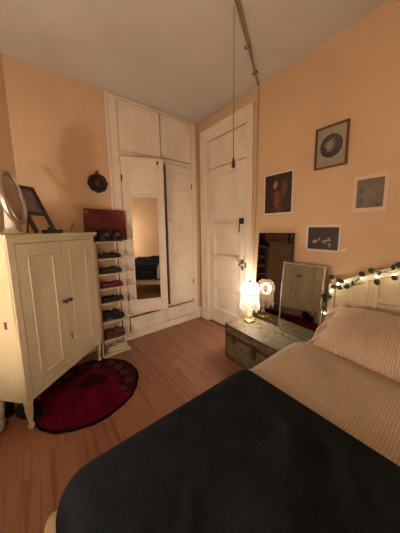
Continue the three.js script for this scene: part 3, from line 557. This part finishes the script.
{
  const R = 0.095, rect = [BX0 + 0.108, 0, BZ0 + 0.08, BZ1 - 0.08];
  const duvetTop = (x) => x < -0.7 ? 0.606 : mix(0.606, 0.50, sst(-0.72, -0.28, x));
  const W = (s, k) => (a, b) => k * (fbm(a * 0.31 + 0.5, b * 0.23 + a * 0.11, 8, s, 4) - 0.5);
  // cream ribbed duvet
  const rib = tex(256, 64, (u, v) => { const s = 0.5 + 0.5 * Math.cos(u * 2 * Math.PI * 8), n = fbm(u, v, 20, 700, 2); return mix3([0.84, 0.79, 0.73], [0.77, 0.71, 0.645], sst(0.3, 0.8, s)).map(q => q * (0.95 + 0.1 * n)); }, true, [1, 1]);
  const ribH = tex(256, 64, (u, v) => { const s = 0.5 + 0.5 * Math.cos(u * 2 * Math.PI * 8); return 1 - sst(0.3, 0.8, s); }, false, [1, 1]);
  const ribMat = std(lin(0.86, 0.80, 0.72), 0.9, { map: rib, bumpMap: ribH, bumpScale: 0.0012, side: THREE.DoubleSide });
  const gD = drape(110, 130, -1.175, -0.10, BZ0 - 0.22, BZ1 + 0.22, [-9, 0, BZ0 + 0.085, BZ1 - 0.085], 0.10, (x) => duvetTop(x) + 0.012 * sst(-1.06, -1.12, x) - 0.03 * sst(-1.155, -1.175, x), (a, b) => 0.05 * (fbm(a * 0.42 + 0.3, b * 0.31, 8, 720, 3) - 0.5), (u, v) => [v * 1.82 / 0.085, u * 1.08 / 0.13]);
  const duv = tag(obj('duvet', gD, ribMat), 'cream ribbed duvet folded back below the striped pillow', 'duvet');
  // navy cover
  const weave = tex(256, 256, (u, v) => { const n = fbm(u, v, 70, 730, 2), m = fbm(u, v, 5, 740, 4); const k = 0.75 + 0.3 * n + 0.25 * (m - 0.5); return [k, k, k]; }, true, [3, 3]);
  const navy = phys(lin(0.016, 0.020, 0.026), 1.0, { specularIntensity: 0.15, map: weave, bumpMap: weave, bumpScale: 0.0015, side: THREE.DoubleSide });
  const wr = (a, b) => { const d1 = a * 0.8 + b * 0.55, n = fbm(a * 0.3 + 0.4, b * 0.3, 8, 760, 3); return sst(-1.15, -1.42, a) * 0.04 * (n - 0.5) + 0.030 * sst(-1.15, -1.3, a) * Math.pow(Math.abs(Math.sin(d1 * 13 + n * 9)), 3) * sst(0.45, 0.7, fbm(a * 0.5, b * 0.5, 8, 770, 2)); };
  const gN = drape(120, 190, BX0 - 0.20, -1.145, BZ0 - 0.27, BZ1 + 0.27, rect, R, (x) => 0.640 - 0.008 * sst(-1.19, -1.145, x), wr, (u, v) => [u * 1.0, v * 1.9]);
  tag(obj('blanket', gN, navy), 'dark navy blanket spread over the foot half of the bed', 'blanket');
}
// ---------------------------------------------------------------- pillow
{
  const rib = tex(256, 64, (u, v) => { const s = 0.5 + 0.5 * Math.cos(u * 2 * Math.PI * 8), n = fbm(u, v, 20, 800, 2); return mix3([0.88, 0.82, 0.76], [0.77, 0.70, 0.635], sst(0.45, 0.9, s)).map(q => q * (0.95 + 0.1 * n)); });
  const ribH = tex(256, 64, (u) => { const s = 0.5 + 0.5 * Math.cos(u * 2 * Math.PI * 8); return 1 - sst(0.3, 0.9, s); }, false);
  const pm = std(lin(0.88, 0.80, 0.73), 0.9, { map: rib, bumpMap: ribH, bumpScale: 0.002, side: THREE.DoubleSide });
  const p = thing('pillow', 'plump cream pillow with narrow ribbed stripes leaning on the headboard', 'pillow', [-0.37, 0.525, 2.285], 0);
  const L = 0.76, W = 0.50;                            // L along z, W up the slope
  const half = sgn => sheet(64, 44, (u, v) => {
    const s = u * 2 - 1, t = v * 2 - 1, e = Math.pow(Math.max(0, 1 - Math.pow(Math.abs(s), 3.0)), 0.62) * Math.pow(Math.max(0, 1 - Math.pow(Math.abs(t), 2.6)), 0.62);
    const pinch = 1 - 0.05 * (1 - t * t) * Math.abs(s) - 0.04 * (1 - s * s) * Math.abs(t);
    const n = fbm(u * 0.5, v * 0.5, 6, 820, 3) - 0.5;
    const z = s * L / 2 * pinch * (1 - 0.02 * Math.abs(t)), q = t * W / 2 * pinch, hgt = sgn * (sgn > 0 ? 0.125 : 0.05) * e + 0.02 * n * e + 0.004 * sgn;
    const edge = 0.010 * Math.sin(s * 17) * Math.pow(Math.abs(t), 6) + 0.012 * Math.sin(t * 13) * Math.pow(Math.abs(s), 6);
    const th = 0.38;
    return [q * Math.cos(th) - (hgt + edge) * Math.sin(th), 0.125 + q * Math.sin(th) + (hgt + edge) * Math.cos(th), z];
  }, (u, v) => [u * L / 0.098, v * W / 0.145]);
  obj('pillow_case', [half(1), half(-1)], pm, p);
  // flange at the open end
  const fl = sheet(10, 44, (u, v) => { const t = v * 2 - 1, q = t * W / 2 * 0.94, th = 0.38, z = -L / 2 * 0.95 - u * 0.055, h = 0.012 * Math.sin(t * 9 + u * 3) * u - 0.02 * u; return [q * Math.cos(th) - h * Math.sin(th), 0.125 + q * Math.sin(th) + h * Math.cos(th), z]; }, (u, v) => [u * 0.05 / 0.145, v * W / 0.145]);
  obj('flange', fl, pm, p);
}
// ---------------------------------------------------------------- leaf garland with fairy lights
{
  const g = thing('light_garland', 'green leaf garland with tiny fairy lights draped along the headboard', 'garland', [0, 0, 0]);
  const wm = std(lin(0.08, 0.09, 0.04), 0.7);
  const zc = (BZ0 + BZ1) / 2, path = [[-0.098, 0.55, 1.835], [-0.095, 0.66, 1.80], [-0.095, 0.78, 1.81], [-0.09, 0.88, 1.835], [-0.09, 0.925, 1.90], [-0.088, 0.915, 1.96], [-0.088, 0.99, 2.035], [-0.088, 1.02, 2.10], [-0.088, 1.06, 2.19], [-0.088, 1.11, 2.27], [-0.088, 1.115, 2.40], [-0.088, 1.12, 2.55], [-0.088, 1.06, 2.75]];
  obj('wire', tube(path, 0.0028, 140, 6), wm, g);
  obj('wire', tube(path.map(([x, y, z], i) => [x - 0.008, y + 0.02 * Math.sin(i * 2.1), z + 0.014 * Math.cos(i * 1.7)]), 0.002, 140, 6), wm, g);
  const leaf = (() => { const q = sheet(10, 8, (u, v) => { const s = u * 2 - 1, t = v * 2 - 1; const k = Math.sqrt(Math.max(0, 1 - t * t)); return [s * k * 0.021, t * 0.025, 0.006 * (s * s * k * k) - 0.004 * t * t]; }); const b = q.clone(); b.translate(0, 0, -0.0012); return join([q, b]); })();
  const leafMats = [lin(0.012, 0.022, 0.012), lin(0.018, 0.034, 0.016), lin(0.03, 0.05, 0.03)].map(c => std(c, 0.45, { side: THREE.DoubleSide }));
  const leaves = [[1.834, 0.951], [1.902, 0.934], [1.855, 0.878], [1.892, 0.881], [1.941, 0.896], [1.984, 0.931], [2.031, 1.007], [2.084, 1.04], [2.123, 1.029], [2.12, 0.965], [2.197, 1.081], [2.224, 1.098], [2.207, 1.012], [1.788, 0.783], [1.81, 0.8], [1.833, 0.786], [1.79, 0.749], [1.845, 0.628], [1.851, 0.596], [1.793, 0.681], [2.3, 1.09], [2.36, 1.13], [2.45, 1.10], [2.52, 1.14]];
  leaves.forEach(([z, y], i) => { const m = obj('leaf', leaf, leafMats[i % 3], g); m.position.set(-0.105 - 0.012 * rnd(), y, z); m.rotation.set(rr(-0.7, 0.7), -Math.PI / 2 + rr(-0.9, 0.7), rr(0, 6.28)); m.scale.setScalar(rr(0.72, 0.98)); });
  const bm = std(lin(1, 0.95, 0.8), 0.4, { emissive: lin(1.0, 0.88, 0.62), emissiveIntensity: 7 });
  const bg = new THREE.SphereGeometry(0.009, 10, 8);
  [[1.932, 0.933], [2.114, 1.003], [2.201, 1.028], [1.799, 0.639], [1.838, 0.561], [1.833, 0.836], [1.879, 0.903], [2.03, 0.978], [2.32, 1.10], [2.48, 1.12]].forEach(([z, y]) => {
    const m = obj('fairy_light', bg, bm, g); m.position.set(-0.102, y, z);
    const l = new THREE.PointLight(new THREE.Color().setRGB(1, 0.84, 0.56), 0.004); l.position.set(-0.102, y, z); l.castShadow = true; l.shadow.radius = 0.5; g.add(l);
  });
}
// ---------------------------------------------------------------- pictures on the right wall (local x to +z, y up, facing the room)
function wallPic(name, label, category, z, y, tilt = 0, group) { const t = thing(name, label, category, [-0.001, y, z], 0, group); const g = new THREE.Group(); t.rotation.set(0, -Math.PI / 2, tilt, 'YXZ'); return t; }
const blob = (u, v, x, y, a, b, rot = 0) => { const dx = u - x, dy = v - y, c = Math.cos(rot), s = Math.sin(rot), p = (dx * c + dy * s) / a, q = (-dx * s + dy * c) / b; return Math.exp(-(p * p + q * q)); };
function flat(w, h, z, m, parent, name) { const g = new THREE.BoxGeometry(w, h, 0.0016); g.translate(0, 0, z); return obj(name, g, m, parent); }
{
  const paper = std(lin(0.74, 0.66, 0.56), 0.7);
  // dark brown figure print
  const A = wallPic('art_print', 'dark brown painting print with pale border hanging beside the door', 'picture', 1.264, 1.685);
  flat(0.318, 0.402, 0.001, paper, A, 'paper');
  flat(0.292, 0.374, 0.0022, std(0xffffff, 0.5, { map: tex(128, 160, (u, v) => { const n = fbm(u, v, 6, 900, 4), m = fbm(u, v, 22, 905, 2); const f = fbm(u * 1.1, v * 1.1, 7, 908, 4); let c = mix3([0.15, 0.10, 0.085], [0.27, 0.17, 0.13], n); const head = blob(u, v, 0.42, 0.74, 0.13, 0.15), body = blob(u, v, 0.48, 0.34, 0.17, 0.28), side = blob(u, v, 0.74, 0.62, 0.16, 0.26), base = blob(u, v, 0.5, 0.08, 0.4, 0.1); c = mix3(c, [0.64, 0.49, 0.37], sst(0.35, 0.8, head * (0.4 + 1.1 * f))); c = mix3(c, [0.50, 0.30, 0.20], 0.9 * sst(0.3, 0.8, body * (0.4 + 1.1 * f))); c = mix3(c, [0.42, 0.26, 0.20], 0.8 * sst(0.35, 0.8, side * (0.4 + 1.1 * f))); c = mix3(c, [0.40, 0.25, 0.18], 0.7 * sst(0.4, 0.9, base * (0.3 + 1.2 * f))); c = mix3(c, [0.09, 0.06, 0.055], 0.8 * blob(u, v, 0.30, 0.84, 0.07, 0.08)); return c.map(q => q * (0.85 + 0.3 * m)); }) }), A, 'print');
  // framed oval engraving
  const Bp = wallPic('framed_picture', 'framed oval engraving on grey mat in thin brown wood frame, highest on the wall', 'picture', 1.731, 1.988, 0);
  const w = 0.24, h = 0.325, t = 0.013;
  for (const g of [span(-w / 2, -w / 2 + t, -h / 2, h / 2, 0, 0.022, 0.003), span(w / 2 - t, w / 2, -h / 2, h / 2, 0, 0.022, 0.003), span(-w / 2 + t, w / 2 - t, -h / 2, -h / 2 + t, 0, 0.022, 0.003), span(-w / 2 + t, w / 2 - t, h / 2 - t, h / 2, 0, 0.022, 0.003)]) obj('frame_side', g, std(lin(0.15, 0.055, 0.025), 0.4), Bp);
  flat(w - 2 * t, h - 2 * t, 0.006, std(0xffffff, 0.6, { map: tex(192, 256, (u, v) => {
    const dx = (u - 0.5) / 0.37, dy = (v - 0.52) / 0.285, r = Math.hypot(dx, dy), n = fbm(u, v, 10, 920, 4), n2 = fbm(u, v, 26, 930, 3); let c = [0.63, 0.60, 0.53].map(q => q * (0.94 + 0.1 * n));
    if (r < 1.04) { c = mix3([0.13, 0.12, 0.105], [0.24, 0.225, 0.19], n2); const f = fbm(u, v, 17, 935, 2), k = (0.55 * blob(u, v, 0.5, 0.5, 0.26, 0.19) + 0.45 * blob(u, v, 0.45, 0.6, 0.12, 0.09)) * (0.25 + 1.6 * f) + 0.5 * (n2 - 0.5); c = mix3(c, [0.66, 0.60, 0.48], 0.9 * sst(0.30, 0.62, k)); if (r > 0.95) c = mix3(c, [0.08, 0.07, 0.06], 0.9); }
    return c; }) }), Bp, 'engraving');
  obj('glazing', new THREE.BoxGeometry(w - 2 * t, h - 2 * t, 0.001).translate(0, 0, 0.012), phys(lin(1, 1, 1), 0.03, { transmission: 1, thickness: 0, ior: 1.45 }), Bp);
  // grey sketch
  const C = wallPic('sketch_print', 'unframed grey pencil sketch print with pale border, rightmost on the wall', 'picture', 2.008, 1.588);
  flat(0.205, 0.262, 0.001, std(lin(0.74, 0.56, 0.40), 0.7), C, 'paper');
  flat(0.160, 0.205, 0.0022, std(0xffffff, 0.6, { map: tex(128, 160, (u, v) => { const n = fbm(u, v, 7, 940, 4), m = fbm(u, v, 24, 945, 2); let c = mix3([0.40, 0.37, 0.34], [0.50, 0.46, 0.42], n); c = mix3(c, [0.60, 0.56, 0.50], 0.5 * blob(u, v, 0.5, 0.5, 0.25, 0.22)); c = mix3(c, [0.28, 0.25, 0.23], 0.7 * Math.max(blob(u, v, 0.24, 0.34, 0.10, 0.04, 0.9), blob(u, v, 0.2, 0.55, 0.08, 0.1), blob(u, v, 0.8, 0.08, 0.1, 0.05), blob(u, v, 0.18, 0.22, 0.08, 0.04))); c = mix3(c, [0.64, 0.6, 0.54], 0.6 * blob(u, v, 0.26, 0.46, 0.04, 0.08, 0.5)); return c.map(q => q * (0.9 + 0.2 * m)); }) }), C, 'print');
  // dark group picture
  const D = wallPic('postcard_print', 'small dark print of pale reclining figures with white border, low on the wall', 'picture', 1.705, 1.252, -0.012);
  flat(0.272, 0.232, 0.001, paper, D, 'paper');
  flat(0.244, 0.190, 0.0022, std(0xffffff, 0.45, { map: tex(160, 128, (u, v) => { const n = fbm(u, v, 6, 960, 4), m = fbm(u, v, 20, 965, 2); let c = mix3([0.10, 0.075, 0.065], [0.19, 0.14, 0.115], n); const f = fbm(u * 1.3, v * 1.3, 9, 968, 3), band = Math.max(blob(u, v, 0.27, 0.36, 0.14, 0.09, 0.25), blob(u, v, 0.60, 0.36, 0.16, 0.11, -0.2), blob(u, v, 0.70, 0.46, 0.07, 0.20), blob(u, v, 0.74, 0.2, 0.05, 0.14), 0.8 * blob(u, v, 0.40, 0.46, 0.05, 0.10)); const k = band * (0.35 + 1.3 * f); c = mix3(c, mix3([0.55, 0.36, 0.26], [0.80, 0.68, 0.55], m), sst(0.42, 0.85, k)); return c; }) }), D, 'print');
  const tp = tag(obj('tape_scrap', box(0.045, 0.014, 0.002, 0, 0, 0.001, 0.0005), std(lin(0.85, 0.78, 0.68), 0.25)), 'torn scrap of pale tape at the corner of the dark figure print', 'tape'); tp.position.set(-0.001, 1.162, 1.868); tp.rotation.set(0, -Math.PI / 2, 0.45, 'YXZ');
  const pin = tag(obj('wall_pin', ball(0.007, 0, 0, 0.004, 1, 1, 0.6, 12), std(lin(0.8, 0.74, 0.66), 0.3)), 'tiny white pin in the wall above the garland', 'pin'); pin.position.set(-0.001, 1.212, 2.179); pin.rotation.y = -Math.PI / 2;
}
// ---------------------------------------------------------------- lamps outside the frame: one on a tall stand by the cabinet, one by the far wall
{
  const shadeMat = () => std(lin(0.9, 0.84, 0.74), 0.9, { side: THREE.DoubleSide, emissive: lin(1.0, 0.82, 0.62), emissiveIntensity: 0.6 });
  const bulbMat = () => std(lin(1, 0.92, 0.8), 0.4, { emissive: lin(1.0, 0.84, 0.64), emissiveIntensity: 5 });
  const tx = -2.68, tz = 1.45;
  const t = thing('low_chest', 'cream painted chest of two drawers left of the cabinet', 'chest', [-2.555, 0, tz + 0.02]);
  obj('body', [span(-0.25, 0.25, 0.06, 0.75, -0.24, 0.24, 0.006), span(-0.23, 0.23, 0, 0.06, -0.22, 0.22)], cabMat, t);
  obj('top_board', span(-0.265, 0.265, 0.75, 0.78, -0.26, 0.26, 0.006), cabMat, t);
  for (const y of [0.24, 0.56]) { const d = obj('drawer', span(0.25, 0.26, y - 0.14, y + 0.14, -0.21, 0.21, 0.004), cabMat, t); obj('knob', ball(0.014, 0.27, y, 0), darkWood, d); }
  const l = thing('bedside_lamp', 'lit lamp with white fabric shade on the low chest', 'lamp', [tx, 0.7805, tz]);
  obj('base', lathe([[0.0001, 0], [0.06, 0], [0.06, 0.01], [0.02, 0.02], [0.035, 0.06], [0.035, 0.1], [0.02, 0.14], [0.009, 0.15], [0.009, 0.19], [0.0001, 0.19]], 28), brass, l);
  obj('bulb', ball(0.03, 0, 0.22, 0, 1, 1.2, 1), bulbMat(), l);
  obj('lamp_shade', lathe([[0.13, 0.13], [0.09, 0.32]], 40), shadeMat(), l);
  l.add(lamp(0, 0.22, 0, SIDE_LAMP, 3.5));
  const f = thing('floor_lamp', 'lit floor lamp with white fabric shade by the wall behind the bed foot', 'lamp', [-2.5, 0, 3.4]);
  obj('base', lathe([[0.0001, 0], [0.13, 0], [0.13, 0.012], [0.03, 0.03], [0.012, 0.05], [0.0001, 0.05]], 32), brass, f);
  obj('pole', rod([0, 0.04, 0], [0, 1.16, 0], 0.01), brass, f);
  obj('bulb', ball(0.03, 0, 1.2, 0, 1, 1.2, 1), bulbMat(), f);
  obj('lamp_shade', lathe([[0.15, 1.09], [0.11, 1.31]], 40), shadeMat(), f);
  f.add(lamp(0, 1.2, 0, FLOOR_LAMP, 2.5));
}
renderer.render(scene, camera);
